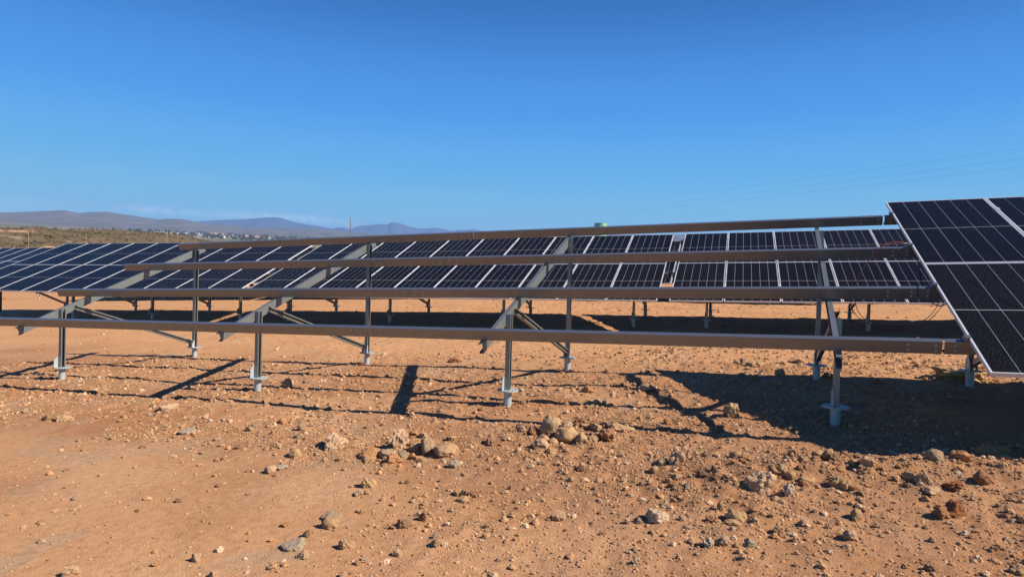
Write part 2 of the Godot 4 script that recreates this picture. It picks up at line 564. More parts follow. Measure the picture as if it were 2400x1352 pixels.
func build_hills() -> void:
	var pts := PackedVector3Array()
	var cols := PackedColorArray()
	var nu := 460
	var nv := 100
	for b in nv:
		var t := 1.45 * b / (nv - 1)
		for a in nu:
			var az := -54.0 + 111.0 * a / (nu - 1)
			var p := hill_point(az, t)
			pts.append(p)
			var n1 := n_big.get_noise_2d(p.x * 0.35, p.z * 0.2)
			var n2 := n_mid.get_noise_2d(p.x * 0.09, p.z * 0.05)
			var c := Color(0.15, 0.10, 0.06).lerp(Color(0.125, 0.098, 0.052), clampf(0.5 + 1.2 * n1 + 0.35 * smoothstep(-31.0, -26.0, az), 0.0, 1.0))
			c = c.lerp(Color(0.11, 0.095, 0.055), clampf(1.6 * n2, 0.0, 0.7))
			# bare sandy scar near the crest on the left and a vehicle track below it
			var te := p.y / Vector2(p.x, p.z).length()
			var scar := 0.8 * smoothstep(0.0016, 0.0, absf(te - 0.0382 + 0.0014 * n2)) * smoothstep(-36.2, -37.6, az + 0.6 * n2)
			c = c.lerp(Color(0.62, 0.38, 0.22), scar)
			var line := 0.0315 - 0.0010 * (az + 38.0) + 0.0004 * n2
			c = c.lerp(Color(0.36, 0.28, 0.19), 0.75 * smoothstep(0.0009, 0.0003, absf(te - line)) * smoothstep(-29.0, -31.0, az))
			c = c.lerp(Color(0.60, 0.36, 0.2), smoothstep(0.0012, 0.0004, absf(te - 0.0195 - 0.0004 * n1)) * smoothstep(-36.5, -35.5, az) * smoothstep(-33.4, -34.2, az))
			cols.append(c)
	tag(part("scrub_hill", sheet(pts, cols, nu, nv), mats.land, self), "low brown hillside of dry scrub beyond the solar rows", "hill", "", "structure")
	# scrub: countless low bushes
	for a in [["scrub", 1500, 0.5, 1.2], ["dark_scrub", 190, 0.5, 1.3]]:
		var mm := MultiMesh.new()
		mm.transform_format = MultiMesh.TRANSFORM_3D
		mm.mesh = leaf_ball(26, 0.55, 5)
		mm.instance_count = a[1]
		for i in a[1]:
			var az := rng.randf_range(-44.0, -19.0)
			var t := rng.randf_range(0.3, 1.0)
			var p := hill_point(az, t)
			var s := rng.randf_range(a[2], a[3])
			mm.set_instance_transform(i, Transform3D(Basis(Vector3.UP, rng.randf() * TAU).scaled(Vector3(s, s * 0.75, s)), p + Vector3(0, s * 0.25, 0)))
		var o := MultiMeshInstance3D.new()
		o.name = numbered("scrub_cover" if a[0] == "scrub" else "dark_scrub_cover")
		o.multimesh = mm
		o.material_override = mats[a[0]]
		add_child(o)
		tag(o, "pale olive scrub dotted over the brown hillside" if a[0] == "scrub" else "darker bushes scattered over the brown hillside", "scrub", "", "stuff")


func leaf_ball(n: int, leaf: float, sd: int) -> ArrayMesh:
	var g := RandomNumberGenerator.new()
	g.seed = sd
	var st := begin()
	for i in n:
		var d := Vector3(g.randfn(), g.randfn(), g.randfn()).normalized()
		var p := d * pow(g.randf(), 0.4)
		p.y = maxf(p.y, -0.35)
		var u := Vector3(g.randfn(), g.randfn(), g.randfn()).normalized()
		var w := u.cross(d + Vector3(0.01, 0.02, 0.03)).normalized()
		var s := leaf * g.randf_range(0.6, 1.2) * 0.5
		quad(st, p - u * s, p + w * s * 0.7, p + u * s, p - w * s * 0.7)
	return done(st)


func ridge_height(az: float, r: float) -> float:
	# elevation tangent of the near range's foot and flank
	if r < 1500.0:
		return lerpf(0.012, 0.037, (r - 700.0) / 800.0)
	if r < 2600.0:
		return lerpf(0.037, 0.0468, (r - 1500.0) / 1100.0)
	return lerpf(0.0468, lerp_list(RIDGE_ONE, az), pow((r - 2600.0) / 2000.0, 1.2))


func build_mountains() -> void:
	var pts := PackedVector3Array()
	var cols := PackedColorArray()
	var nu := 420
	var nv := 90
	for b in nv:
		var t := float(b) / (nv - 1)
		var r := lerpf(700.0, 4600.0, t / 0.85) if t <= 0.85 else lerpf(4600.0, 5600.0, (t - 0.85) / 0.15)
		for a in nu:
			var az := -54.0 + 111.0 * a / (nu - 1)
			var te := ridge_height(az, r) if r <= 4600.0 else lerpf(lerp_list(RIDGE_ONE, az), 0.01, (r - 4600.0) / 1000.0)
			var p := polar(r, az, te)
			var up := smoothstep(2600.0, 3600.0, r) * (1.0 - smoothstep(4250.0, 4600.0, r))
			p.y += 34.0 * up * absf(n_big.get_noise_2d(p.x * 0.05, p.z * 0.012)) - 6.0 * up
			pts.append(p)
			var n1 := n_big.get_noise_2d(p.x * 0.04, p.z * 0.02)
			var c := Color(0.125, 0.115, 0.115).lerp(Color(0.105, 0.108, 0.09), clampf(0.5 + 1.5 * n1, 0.0, 1.0))
			c = c.lerp(Color(0.24, 0.20, 0.135).lerp(Color(0.12, 0.12, 0.065), clampf(0.5 + 2.0 * n1, 0.0, 1.0)), 1.0 - smoothstep(2300.0, 3000.0, r))
			if az > -25.2 and az < -20.6 and r > 2050.0:
				c = c.lerp(Color(0.6, 0.36, 0.28), 0.85 * smoothstep(0.0012, 0.0005, absf(te - 0.0472 + 0.00035 * (az + 23.0))) * smoothstep(-25.2, -24.6, az) * smoothstep(-20.6, -21.4, az))
			cols.append(c)
	tag(part("mountain_range", sheet(pts, cols, nu, nv), mats.land, self), "long brown grey mountain ridge across the left horizon", "mountains", "", "structure")
	far_range("far_mountains", RIDGE_TWO, 9000.0, -32.0, -11.0, "hazy blue mountain behind the brown ridge left of the tall pole")
	far_range("distant_peaks", RIDGE_THREE, 10500.0, -17.0, 7.4, "hazy blue jagged peaks right of the tall pole")


func far_range(called: String, prof: Array, r: float, a0: float, a1: float, label: String) -> void:
	var pts := PackedVector3Array()
	var cols := PackedColorArray()
	var nu := 220
	var nv := 24
	for b in nv:
		var t := float(b) / (nv - 1) * 1.3
		for a in nu:
			var az := lerpf(a0, a1, float(a) / (nu - 1))
			var top := lerp_list(prof, az)
			var te := lerpf(0.03, top, t) if t <= 1.0 else top - (t - 1.0) * 0.12
			var p := polar(r + (t - 1.0) * 1800.0, az, te)
			p.y += 70.0 * (1.0 - smoothstep(0.75, 1.0, t)) * n_big.get_noise_2d(p.x * 0.02, p.z * 0.008)
			pts.append(p)
			cols.append(Color(0.06, 0.066, 0.08))
	tag(part(called, sheet(pts, cols, nu, nv), mats.land, self), label, "mountains", "", "structure")


# ---------------------------------------------------------------- solar tables
func make_shared_meshes() -> void:
	# panel: aluminium frame (surface 0) and white backsheet (surface 1); x across, y out of the face, z down the slope
	var st := begin()
	var lip := 0.0125
	var w := PANEL_W
	var h := PANEL_H
	bx(st, Transform3D(Basis(), Vector3(lip / 2, -0.0175, -h / 2)), Vector3(lip, 0.035, h))
	bx(st, Transform3D(Basis(), Vector3(w - lip / 2, -0.0175, -h / 2)), Vector3(lip, 0.035, h))
	bx(st, Transform3D(Basis(), Vector3(w / 2, -0.0175, -lip / 2)), Vector3(w - 2 * lip, 0.035, lip))
	bx(st, Transform3D(Basis(), Vector3(w / 2, -0.0175, -h + lip / 2)), Vector3(w - 2 * lip, 0.035, lip))
	# junction box under the middle
	panel_mesh = done(st)
	st = begin()
	bx(st, Transform3D(Basis(), Vector3(w / 2, -0.0075, -h / 2)), Vector3(w - 2 * lip, 0.006, h - 2 * lip))
	st.generate_normals()
	st.commit(panel_mesh)
	st = begin()
	bx(st, Transform3D(Basis(), Vector3(w / 2, -0.0125, -h / 2)), Vector3(w - 2 * lip, 0.004, h - 2 * lip))
	for k in 3:
		bx(st, Transform3D(Basis(), Vector3(w * (0.25 + 0.25 * k), -0.024, -h / 2)), Vector3(0.06, 0.018, 0.09))
	st.generate_normals()
	st.commit(panel_mesh)
	panel_mesh.surface_set_material(0, mats.alu)
	panel_mesh.surface_set_material(1, mats.backsheet)
	panel_mesh.surface_set_material(2, mats.black)
	# one column of half cells over half of the panel
	var cw := (w - 0.036) / 6.0
	st = begin()
	bx(st, Transform3D(Basis(), Vector3.ZERO), Vector3(cw - 0.006, 0.0016, h / 2 - 0.018 - 0.0065))
	strip_mesh = done(st)
	st = begin()
	for k in 6:
		for j in 2:
			bx(st, strip_place(k, j), Vector3(cw - 0.006, 0.0016, h / 2 - 0.018 - 0.0065))
	cells_mesh = done(st)
	st = begin()
	extrude(st, channel(0.05, 0.12, 0.018, 0.003), 3.6)
	rafter_mesh = done(st)
	# round flange on the ground screw
	st = begin()
	var ring := PackedVector2Array()
	for k in 24:
		ring.append(Vector2(cos(TAU * k / 24), sin(TAU * k / 24)) * 0.13)
	extrude(st, ring, 0.012)
	for k in 6:
		var a := TAU * (k + 0.5) / 6
		var hex := PackedVector2Array()
		for j in 6:
			hex.append(Vector2(cos(a), sin(a)) * 0.1 + Vector2(cos(TAU * j / 6), sin(TAU * j / 6)) * 0.011)
		extrude(st, hex, 0.022)
	disc_mesh = done(st)
	# upright fin with a rounded head
	st = begin()
	var fin := PackedVector2Array([Vector2(-0.11, 0), Vector2(0.08, 0), Vector2(0.08, 0.1)])
	for k in 9:
		var a := PI * k / 8.0
		fin.append(Vector2(-0.015 + cos(a) * 0.095, 0.105 + sin(a) * 0.065))
	extrude(st, fin, 0.006)
	fin_mesh = done(st)
	st = begin()
	extrude(st, PackedVector2Array([Vector2(0, 0), Vector2(0.1, 0), Vector2(0.1, 0.02), Vector2(0.01, 0.13), Vector2(0, 0.13)]), 0.005)
	gusset_mesh = done(st)
	st = begin()
	var circ := PackedVector2Array()
	for k in 20:
		circ.append(Vector2(cos(TAU * k / 20), sin(TAU * k / 20)) * 0.047)
	extrude(st, circ, 0.75)
	tube_mesh = done(st)
	st = begin()
	var hx := PackedVector2Array()
	for k in 6:
		hx.append(Vector2(cos(TAU * k / 6), sin(TAU * k / 6)) * 0.0115)
	extrude(st, hx, 0.009)
	bolt_mesh = done(st)
	st = begin()
	bx(st, Transform3D(Basis(), Vector3(0, -0.012, 0)), Vector3(0.03, 0.03, 0.06))
	bx(st, Transform3D(Basis(), Vector3(0.012, 0.005, 0)), Vector3(0.04, 0.006, 0.06))
	clamp_mesh = done(st)


func strip_place(k: int, j: int) -> Transform3D:
	var cw := (PANEL_W - 0.036) / 6.0
	return Transform3D(Basis(), Vector3(0.018 + cw * (k + 0.5), -0.0033, -(0.0185 + (PANEL_H / 2 - 0.0245) / 2) - j * (PANEL_H / 2 - 0.0185 + 0.006)))


func add_panel(parent: Node3D, x: Transform3D, detail: bool, i: int) -> void:
	var p := part("solar_panel", panel_mesh, null, parent, x)
	var m: Material = mats["cell%d" % ((i * 7 + i / 3) % 3)]
	if detail:
		for k in 6:
			for j in 2:
				part("cell_strip", strip_mesh, m, p, strip_place(k, j))
	else:
		part("cells", cells_mesh, m, p)


func table(called: String, label: String, category: String, o: Vector3, u: Vector3, v: Vector3, frames: Array, rail_from: Array, rail_to: Array, columns: int, detail: bool, splice: Array) -> Node3D:
	var n := u.cross(v).normalized()
	var root_b := Basis(u, n, -v).orthonormalized()
	var t := Transform3D(root_b, o)
	var low := t * Vector3(frames[0][0], -0.275, -1.27)
	var at := Vector3(low.x, height(low.x, low.z), low.z)
	var node := thing(called, label, category, at, "", root_b)
	var inv := node.transform.affine_inverse()
	var here := inv * t
	# purlins
	var steel: Material = mats.steel
	for i in 4:
		var cuts := [rail_from[i]] + splice + [rail_to[i]]
		for k in cuts.size() - 1:
			var a: float = cuts[k] + (0.004 if k else 0.0)
			var b: float = cuts[k + 1] - (0.004 if k < cuts.size() - 2 else 0.0)
			var st := begin()
			extrude(st, channel(0.06, 0.12, 0.016, 0.003), b - a)
			var pm := done(st)
			# (v, n, u) axes written in the table's own axes (u, n, -v)
			var far_v: float = RAILS_FAR_END[i] if columns == 0 else RAILS[i]
			var slant: float = (RAILS[i] - far_v) / (rail_to[i] - rail_from[i])
			var along := Vector3(1, 0, -slant).normalized()
			var px := here * Transform3D(Basis(Vector3.UP.cross(along), Vector3.UP, along), Vector3(a, -0.155, -(far_v + slant * (a - rail_from[i]))))
			var pu := part("purlin", pm, steel, node, px)
			if detail and splice.size() or rail_from[i] < -5.0 or k == 0:
				var spots := []
				if k > 0:
					spots += [0.07, 0.2]
				if k < cuts.size() - 2:
					spots += [b - a - 0.07, b - a - 0.2]
				if k == cuts.size() - 2 and columns == 0:
					spots += [b - a - 0.05, b - a - 0.26]
				if k == 0 and columns > 0:
					spots += [0.08]
				for s in spots:
					for y in [0.035, 0.085]:
						part("bolt", bolt_mesh, mats.cast, pu, Transform3D(Basis(Vector3(0, 0, 1), Vector3(0, 1, 0), Vector3(-1, 0, 0)), Vector3(-0.0005, y, s)))
	# trestles
	var uh := Vector3(u.x, 0, u.z).normalized()
	var back := Vector3.UP.cross(uh)
	var hold := inv.basis * Basis(uh, back, Vector3.UP)
	for f in frames:
		var lean: float = (f[1] - f[0]) / 2.68
		var run := Vector3(lean, 0, -1).normalized()
		part("rafter", rafter_mesh, mats.bright_steel, node, here * Transform3D(Basis(run.cross(Vector3.UP) * -1.0, Vector3.UP, run), Vector3(f[0] - lean * (1.27 - f[2]), -0.275, -f[2])))
		var feet := []
		for e in [[1.27, 0.06], [3.95, 0.055]]:
			var top := t * Vector3((f[0] if e[0] < 2.0 else f[1]) + 0.004, -0.17, -e[0])
			var gy := height(top.x, top.z)
			var plate := gy + 0.19
			var st := begin()
			extrude(st, channel(0.056, 0.078, 0.018, 0.003), top.y - plate - 0.01)
			var post := part("front_post" if e[0] < 2.0 else "rear_post", done(st), mats.bright_steel, node, inv * Transform3D(Basis(uh, back, Vector3.UP), Vector3(top.x, plate + 0.012, top.z) - back * 0.04))
			var pi := (node.transform * post.transform).affine_inverse()
			var foot := Transform3D(Basis(uh, back, Vector3.UP), Vector3(top.x, plate, top.z) + uh * 0.03)
			part("base_flange", disc_mesh, mats.cast, post, pi * foot)
			part("ground_screw", tube_mesh, mats.cast, post, pi * foot.translated(Vector3(0, -0.751, 0)))
			part("base_fin", fin_mesh, mats.cast, post, pi * Transform3D(Basis(back, Vector3.UP, uh), Vector3(top.x, plate + 0.012, top.z) - uh * 0.0075))
			if e[0] > 2.0:
				part("gusset", gusset_mesh, mats.cast, post, pi * Transform3D(Basis(-back, Vector3.UP, -uh), Vector3(top.x, plate + 0.012, top.z) + uh * 0.075 - back * 0.045))
			feet.append([top, plate, gy])
		# brace from the rear foot up to the head of the front post
		var p0: Vector3 = Vector3(feet[1][0].x, feet[1][1] + 0.07, feet[1][0].z) - back * 0.075 + uh * 0.012
		var p1: Vector3 = t * Vector3(f[0] + 0.012, -0.25, -1.44)
		var d := (p1 - p0).normalized()
		var sd := (uh - d * d.dot(uh)).normalized()
		var bst := begin()
		extrude(bst, channel(0.05, 0.07, 0.018, 0.003), p0.distance_to(p1))
		part("brace", done(bst), mats.bright_steel, node, inv * Transform3D(Basis(sd, d.cross(sd), d), p0))
	# panels
	var i := 0
	for c in columns:
		for row in 2:
			add_panel(node, here * Transform3D(Basis(), Vector3(c * COL, rng.randf_range(-0.002, 0.002), -row * (PANEL_H + 0.02))), detail, i)
			i += 1
		if detail:
			for r in RAILS:
				part("clamp", clamp_mesh, mats.steel if c == 0 else mats.alu, node, here * Transform3D(Basis(), Vector3(c * COL - 0.01 - (0.012 if c == 0 else 0.0), 0.0, -r - 0.03)))
	return node


func build_tables() -> void:
	var u1 := Vector3(0.93669, 0.03659, 0.34824)
	var v1 := Vector3(0.30644, 0.39555, -0.86582)
	var o1 := Vector3(3.72286, -0.63351, -5.00238)
	table("mounting_frame", "long bare galvanised steel mounting frame without panels in the foreground", "mounting frame", o1, u1, v1, [[-12.13, -11.91, 0.58], [-8.2, -7.99, 0.58], [-4.47, -4.38, 0.5], [-0.95, -0.88, 0.45]], [-13.0, -12.8, -12.53, -12.3], [-0.19, -0.165, -0.14, -0.11], 0, true, [-6.0])
	table("solar_table", "nearest solar table cut off by the right edge of the view", "solar table", o1, u1, v1, [[0.88, 0.88, 0.45], [4.3, 4.3, 0.45]], [-0.175, -0.15, -0.125, -0.09], [5.85, 5.85, 5.85, 5.85], 5, true, [])
	var fr := [[0.72, 0.72, 0.5], [4.1, 4.1, 0.5], [7.45, 7.45, 0.5], [10.82, 10.82, 0.5]]
	var lo := [-0.1, -0.1, -0.1, -0.1]
	var hi := [11.62, 11.62, 11.62, 11.62]
	var uc := Vector3(0.94086, 0.0295, 0.33752)
	var vc := Vector3(0.30041, 0.38801, -0.87132)
	table("solar_table", "solar table of the second row between the wide gap and the right panels", "solar table", Vector3(3.48319, -0.42178, -14.32089), uc, vc, fr, lo, hi, 10, true, [])
	table("solar_table", "middle solar table of the second row behind the bare frame", "solar table", Vector3(-7.66971, -0.74283, -18.13058), Vector3(0.94596, 0.02723, 0.32313), Vector3(0.28825, 0.38584, -0.87638), fr, lo, hi, 10, true, [])
	var ua := Vector3(0.95481, 0.01904, 0.29659)
	var va := Vector3(0.26659, 0.38624, -0.88303)
	table("solar_table", "bluish left solar table of the second row ending before the brown hill", "solar table", Vector3(-18.92698, -0.96736, -21.62739), ua, va, fr, lo, hi, 10, true, [])
	# third row, seen through the gaps and past the left end
	var ox := Vector3(5.86832, -0.05636, -23.20274) + uc * (-0.19 - 5.0 * COL + 0.01)
	table("solar_table", "third row solar table glimpsed through the gap right of centre", "solar table", ox, uc, vc, fr, lo, hi, 10, false, [])
	table("solar_table", "third row solar table hidden behind the middle one of the second row", "solar table", ox - uc * 11.79, uc, vc, fr, lo, hi, 10, false, [])
	var ub := Vector3(0.94596, 0.02723, 0.32313)
	table("solar_table", "third row solar table glimpsed through the narrow gap at the left", "solar table", ox - uc * 11.79 - ub * 11.79, ub, Vector3(0.28825, 0.38584, -0.87638), fr, lo, hi, 10, false, [])
	table("solar_table", "lower solar table of the third row at the far left edge", "solar table", Vector3(-39.5007, -1.0422, -38.2749), Vector3(0.9499, 0.0196, 0.312), Vector3(0.2804, 0.3877, -0.8781), fr, lo, hi, 10, false, [])


# ---------------------------------------------------------------- far things
func hill_at(az: float, r: float) -> Vector3:
	return hill_point(az, (r - 95.0) / (crest_far(az) - 95.0))


func build_far_things() -> void:
	# water tank
	var az := 7.63
	var p := hill_at(az, 215.0)
	var tank := thing("water_tank", "green round water tank standing behind the middle solar table", "water tank", p)
	var top := polar(215.0, az, 0.0855).y - p.y
	var st := begin()
	tube(st, PackedVector3Array([Vector3(0, -0.3, 0), Vector3(0, top, 0)]), 2.0, 36)
	part("tank_wall", done(st), mats.tank_green, tank)
	st = begin()
	for y in [0.1, top * 0.5, top - 0.12]:
		tube(st, PackedVector3Array([Vector3(0, y, 0), Vector3(0, y + 0.12, 0)]), 2.05, 36)
	part("tank_band", done(st), mats.tank_green, tank)
	st = begin()
	for k in 14:
		var a := TAU * k / 14 + 0.1
		bx(st, Transform3D(Basis(Vector3.UP, -a), Vector3(cos(a), 0, sin(a)) * 2.0 + Vector3(0, top * 0.5, 0)), Vector3(0.1, top, 0.1))
	part("tank_seam", done(st), mats.tank_green, tank)
	# power line
	var poles := []
	for q in [[-14.14, 228.0, 0.0813], [52.0, 62.0, 0.2]]:
		var foot := hill_at(q[0], q[1]) if q[1] > 95.0 else Vector3.ZERO
		var head := polar(q[1], q[0], q[2])
		if q[1] < 95.0:
			foot = Vector3(head.x, height(head.x, head.z), head.z)
			head.y = foot.y + 11.5
		var pole := thing("power_pole", "tall thin timber power pole before the hazy blue mountains" if q[1] > 95.0 else "near timber power pole that carries the wires at the right", "power pole", foot, "" )
		st = begin()
		tube(st, PackedVector3Array([Vector3(0, -0.5, 0), Vector3(0, head.y - foot.y, 0)]), 0.11, 10)
		part("pole_shaft", done(st), mats.wood, pole)
		var arms := []
		for k in 3:
			var y: float = head.y - foot.y - 1.6 - 0.75 * k
			var sdir := 1.0 if k % 2 else -1.0
			var d := Vector3(cos(deg_to_rad(q[0])), 0, sin(deg_to_rad(q[0])))
			st = begin()
			tube(st, PackedVector3Array([Vector3(0, y - 0.1, 0), d * sdir * 0.75 + Vector3(0, y, 0)]), 0.07, 6)
			part("insulator_arm", done(st), mats.pale_wood, pole)
			arms.append(foot + d * sdir * 0.75 + Vector3(0, y, 0))
		poles.append(arms)
	for k in 3:
		var a: Vector3 = poles[0][k]
		var b: Vector3 = poles[1][k]
		var pts := PackedVector3Array()
		for i in 41:
			var t := i / 40.0
			var q := a.lerp(b, t)
			q.y -= 4.0 * t * (1.0 - t) * 2.2
			pts.append(q)
		st = begin()
		tube(st, pts, 0.005, 5)
		tag(part("power_wire", done(st), mats.wire, self), ["highest power wire sagging across the right sky", "middle power wire sagging across the right sky", "lowest power wire sagging across the right sky"][k], "power wire", "wires of the power line")
	# thin poles on the hillside
	var k2 := 0
	for q in [[-28.12, 250.0, 0.0455, "pale thin pole on the hillside nearest the bare frame"], [-33.40, 250.0, 0.0395, "pale thin pole on the hillside above the left solar table"], [-36.80, 260.0, 0.0385, "thin grey pole at the left end of the hillside"]]:
		var foot := hill_at(q[0], q[1])
		st = begin()
		var top_y: float = polar(q[1], q[0], q[2]).y - foot.y
		tube(st, PackedVector3Array([Vector3(0, -0.4, 0), Vector3(0, maxf(top_y, 3.0), 0)]), 0.055, 7)
		var o := part("field_pole", done(st), mats.pale_wood, self)
		o.position = foot
		tag(o, q[3], "pole", "thin poles on the brown hillside")
		k2 += 1
	# bushes and trees
	for q in [[-38.25, 122.0, 2.6, "large green bush at the left edge above the far solar panels"], [-37.35, 124.0, 1.9, "green bush right of the large one at the left edge"], [-35.9, 128.0, 1.6, "dark round bush alone on the lower left hillside"], [-34.3, 130.0, 1.0, "small dark bush near the corner of the left solar table"]]:
		bush("bush", q[3], hill_at(q[0], q[1]), q[2])
	for q in [[26.3, 150.0, 0.0792, "left of two tree tops showing over the right solar table"], [26.75, 152.0, 0.0796, "right of two tree tops showing over the right solar table"]]:
		var foot := hill_at(q[0], q[1])
		tree(q[3], foot, polar(q[1], q[0], q[2]).y - foot.y)
	# the town
	var g := RandomNumberGenerator.new()
	g.seed = 12
	var wall: ArrayMesh
	var roof: ArrayMesh
	st = begin()
	bx(st, Transform3D(Basis(), Vector3(0, 1.7, 0)), Vector3(11, 4.4, 8))
	wall = done(st)
	st = begin()
	extrude(st, PackedVector2Array([Vector2(-6, 0), Vector2(6, 0), Vector2(0, 2.2)]), 9.0, Transform3D(Basis(), Vector3(0, 3.9, -4.5)))
	roof = done(st)
	for i in 42:
		var t := g.randf()
		var a := lerpf(-29.2, -20.0, t) + g.randf_range(-0.4, 0.4)
		if i < 12:
			a = g.randf_range(-29.0, -27.3)
		var r := g.randf_range(2150.0, 2600.0) - (200.0 if a > -22.0 else 0.0)
		var house := thing("house", "small white house of the far town below the mountain ridge", "house", polar(r, a, ridge_height(a, r)), "houses of the far town", Basis(Vector3.UP, g.randf() * TAU).scaled(Vector3.ONE * g.randf_range(0.6, 1.15)))
		part("wall", wall, mats.white_wall, house)
		part("roof", roof, mats.house_roof, house)
	# dark trees of the town
	var mm := MultiMesh.new()
	mm.transform_format = MultiMesh.TRANSFORM_3D
	mm.mesh = leaf_ball(40, 0.6, 8)
	mm.instance_count = 220
	for i in 220:
		var a := g.randf_range(-31.0, -17.0)
		var r := g.randf_range(1900.0, 2700.0)
		var s := g.randf_range(4.0, 9.0)
		mm.set_instance_transform(i, Transform3D(Basis().scaled(Vector3(s, s * 0.8, s)), polar(r, a, ridge_height(a, r)) + Vector3(0, s * 0.4, 0)))
	var o := MultiMeshInstance3D.new()
	o.name = "town_trees"
	o.multimesh = mm
	o.material_override = mats.dark_scrub
	add_child(o)
	tag(o, "dark trees among the houses of the far town", "trees", "", "stuff")


func bush(called: String, label: String, at: Vector3, s: float) -> void:
	var o := thing(called, label, "bush", at)
	var st := begin()
	for k in 3:
		tube(st, PackedVector3Array([Vector3(0, -0.2, 0), Vector3(cos(k * 2.1) * s * 0.3, s * 0.6, sin(k * 2.1) * s * 0.3)]), s * 0.03, 5)
	part("stem", done(st), mats.bark, o)
	st = begin()
	for k in 5:
		var c := Vector3(cos(k * 1.3) * 0.45, 0.5 + 0.22 * sin(k * 2.2), sin(k * 1.3) * 0.45) * s
		st.append_from(leaf_ball(150, 0.2, 100 + k), 0, Transform3D(Basis().scaled(Vector3.ONE * s * 0.5), c))
	part("foliage", st.commit(), mats.leaf, o)


func tree(label: String, at: Vector3, h: float) -> void:
	var o := thing("tree", label, "tree", at)
	var st := begin()
	tube(st, PackedVector3Array([Vector3(0, -0.3, 0), Vector3(0.1, h * 0.7, 0)]), h * 0.025, 7)
	part("trunk", done(st), mats.bark, o)
	st = begin()
	for k in 6:
		var c := Vector3(cos(k * 1.1) * 0.14, 0.72 + 0.1 * sin(k * 2.4), sin(k * 1.1) * 0.14) * h
		st.append_from(leaf_ball(120, 0.22, 200 + k), 0, Transform3D(Basis().scaled(Vector3.ONE * h * 0.14), c))
	part("crown", st.commit(), mats.leaf, o)


# ---------------------------------------------------------------- cables
func curve_tube(ctrl: Array, r: float) -> ArrayMesh:
	var c := Curve3D.new()
	for i in ctrl.size():
		var a: Vector3 = ctrl[maxi(i - 1, 0)]
		var b: Vector3 = ctrl[mini(i + 1, ctrl.size() - 1)]
		c.add_point(ctrl[i], -(b - a) / 6.0, (b - a) / 6.0)
	c.bake_interval = 0.02
	var st := begin()
	tube(st, c.get_baked_points(), r, 8)
	return done(st)


func on_table(u: float, n: float, v: float) -> Vector3:
	var t := Transform3D(Basis(Vector3(0.93669, 0.03659, 0.34824), Vector3(-0.1694, 0.9177, 0.3593), -Vector3(0.30644, 0.39555, -0.86582)), Vector3(3.72286, -0.63351, -5.00238))
	return t * Vector3(u, n, -v)


func build_cables() -> void:
	var lift := Vector3(0, 0.02, 0)
	tag(part("cable", curve_tube([on_table(0.05, -0.06, 3.02), on_table(-0.05, -0.02, 2.93) + lift, on_table(-0.2, 0.0, 2.91) + lift, on_table(-0.36, -0.06, 2.85), on_table(-0.47, -0.2, 2.79), on_table(-0.55, -0.36, 2.75)], 0.0045), mats.red_cable, self), "thin red cable arching over the second purlin beside the panels", "cable")
	for k in 2:
		var s := 0.05 * k
		tag(part("cable", curve_tube([on_table(-0.56 - s, -0.34, 2.73), on_table(-0.58 - s, -0.6, 2.67), on_table(-0.5 - s, -0.82, 2.67), on_table(-0.3, -0.93 - s, 2.67), on_table(-0.05, -0.95 - s, 2.67), on_table(0.18, -0.84 - s, 2.67), on_table(0.29 + s, -0.6, 2.67), on_table(0.3, -0.3, 2.67), on_table(0.25, -0.06, 2.77)], 0.004), mats.dark_cable, self), ["upper of two dark red cables looping down under the right panels", "lower of two dark red cables looping down under the right panels"][k], "cable", "loose cable loops")
	tag(part("cable", curve_tube([on_table(0.02, -0.05, 2.89), on_table(0.03, -0.12, 2.67), on_table(0.04, -0.3, 2.47), on_table(0.08, -0.42, 2.27), on_table(0.16, -0.4, 2.07), on_table(0.22, -0.2, 1.92)], 0.006), mats.black, self), "black cable hanging along the edge of the right panels", "cable")


# ---------------------------------------------------------------- stones
func ico(sub: int) -> Array:
	var t := (1.0 + sqrt(5.0)) / 2.0
	var v := []
	for p in [Vector3(-1, t, 0), Vector3(1, t, 0), Vector3(-1, -t, 0), Vector3(1, -t, 0), Vector3(0, -1, t), Vector3(0, 1, t), Vector3(0, -1, -t), Vector3(0, 1, -t), Vector3(t, 0, -1), Vector3(t, 0, 1), Vector3(-t, 0, -1), Vector3(-t, 0, 1)]:
		v.append(p.normalized())
	var f := [[0, 11, 5], [0, 5, 1], [0, 1, 7], [0, 7, 10], [0, 10, 11], [1, 5, 9], [5, 11, 4], [11, 10, 2], [10, 7, 6], [7, 1, 8], [3, 9, 4], [3, 4, 2], [3, 2, 6], [3, 6, 8], [3, 8, 9], [4, 9, 5], [2, 4, 11], [6, 2, 10], [8, 6, 7], [9, 8, 1]]
	for s in sub:
		var mid := {}
		var nf := []
		for q in f:
			var m := []
			for e in [[q[0], q[1]], [q[1], q[2]], [q[2], q[0]]]:
				var key := Vector2i(mini(e[0], e[1]), maxi(e[0], e[1]))
				if not mid.has(key):
					mid[key] = v.size()
					v.append(((v[e[0]] + v[e[1]]) * 0.5).normalized())
				m.append(mid[key])
			nf.append_array([[q[0], m[0], m[2]], [q[1], m[1], m[0]], [q[2], m[2], m[1]], [m[0], m[1], m[2]]])
		f = nf
	return [v, f]


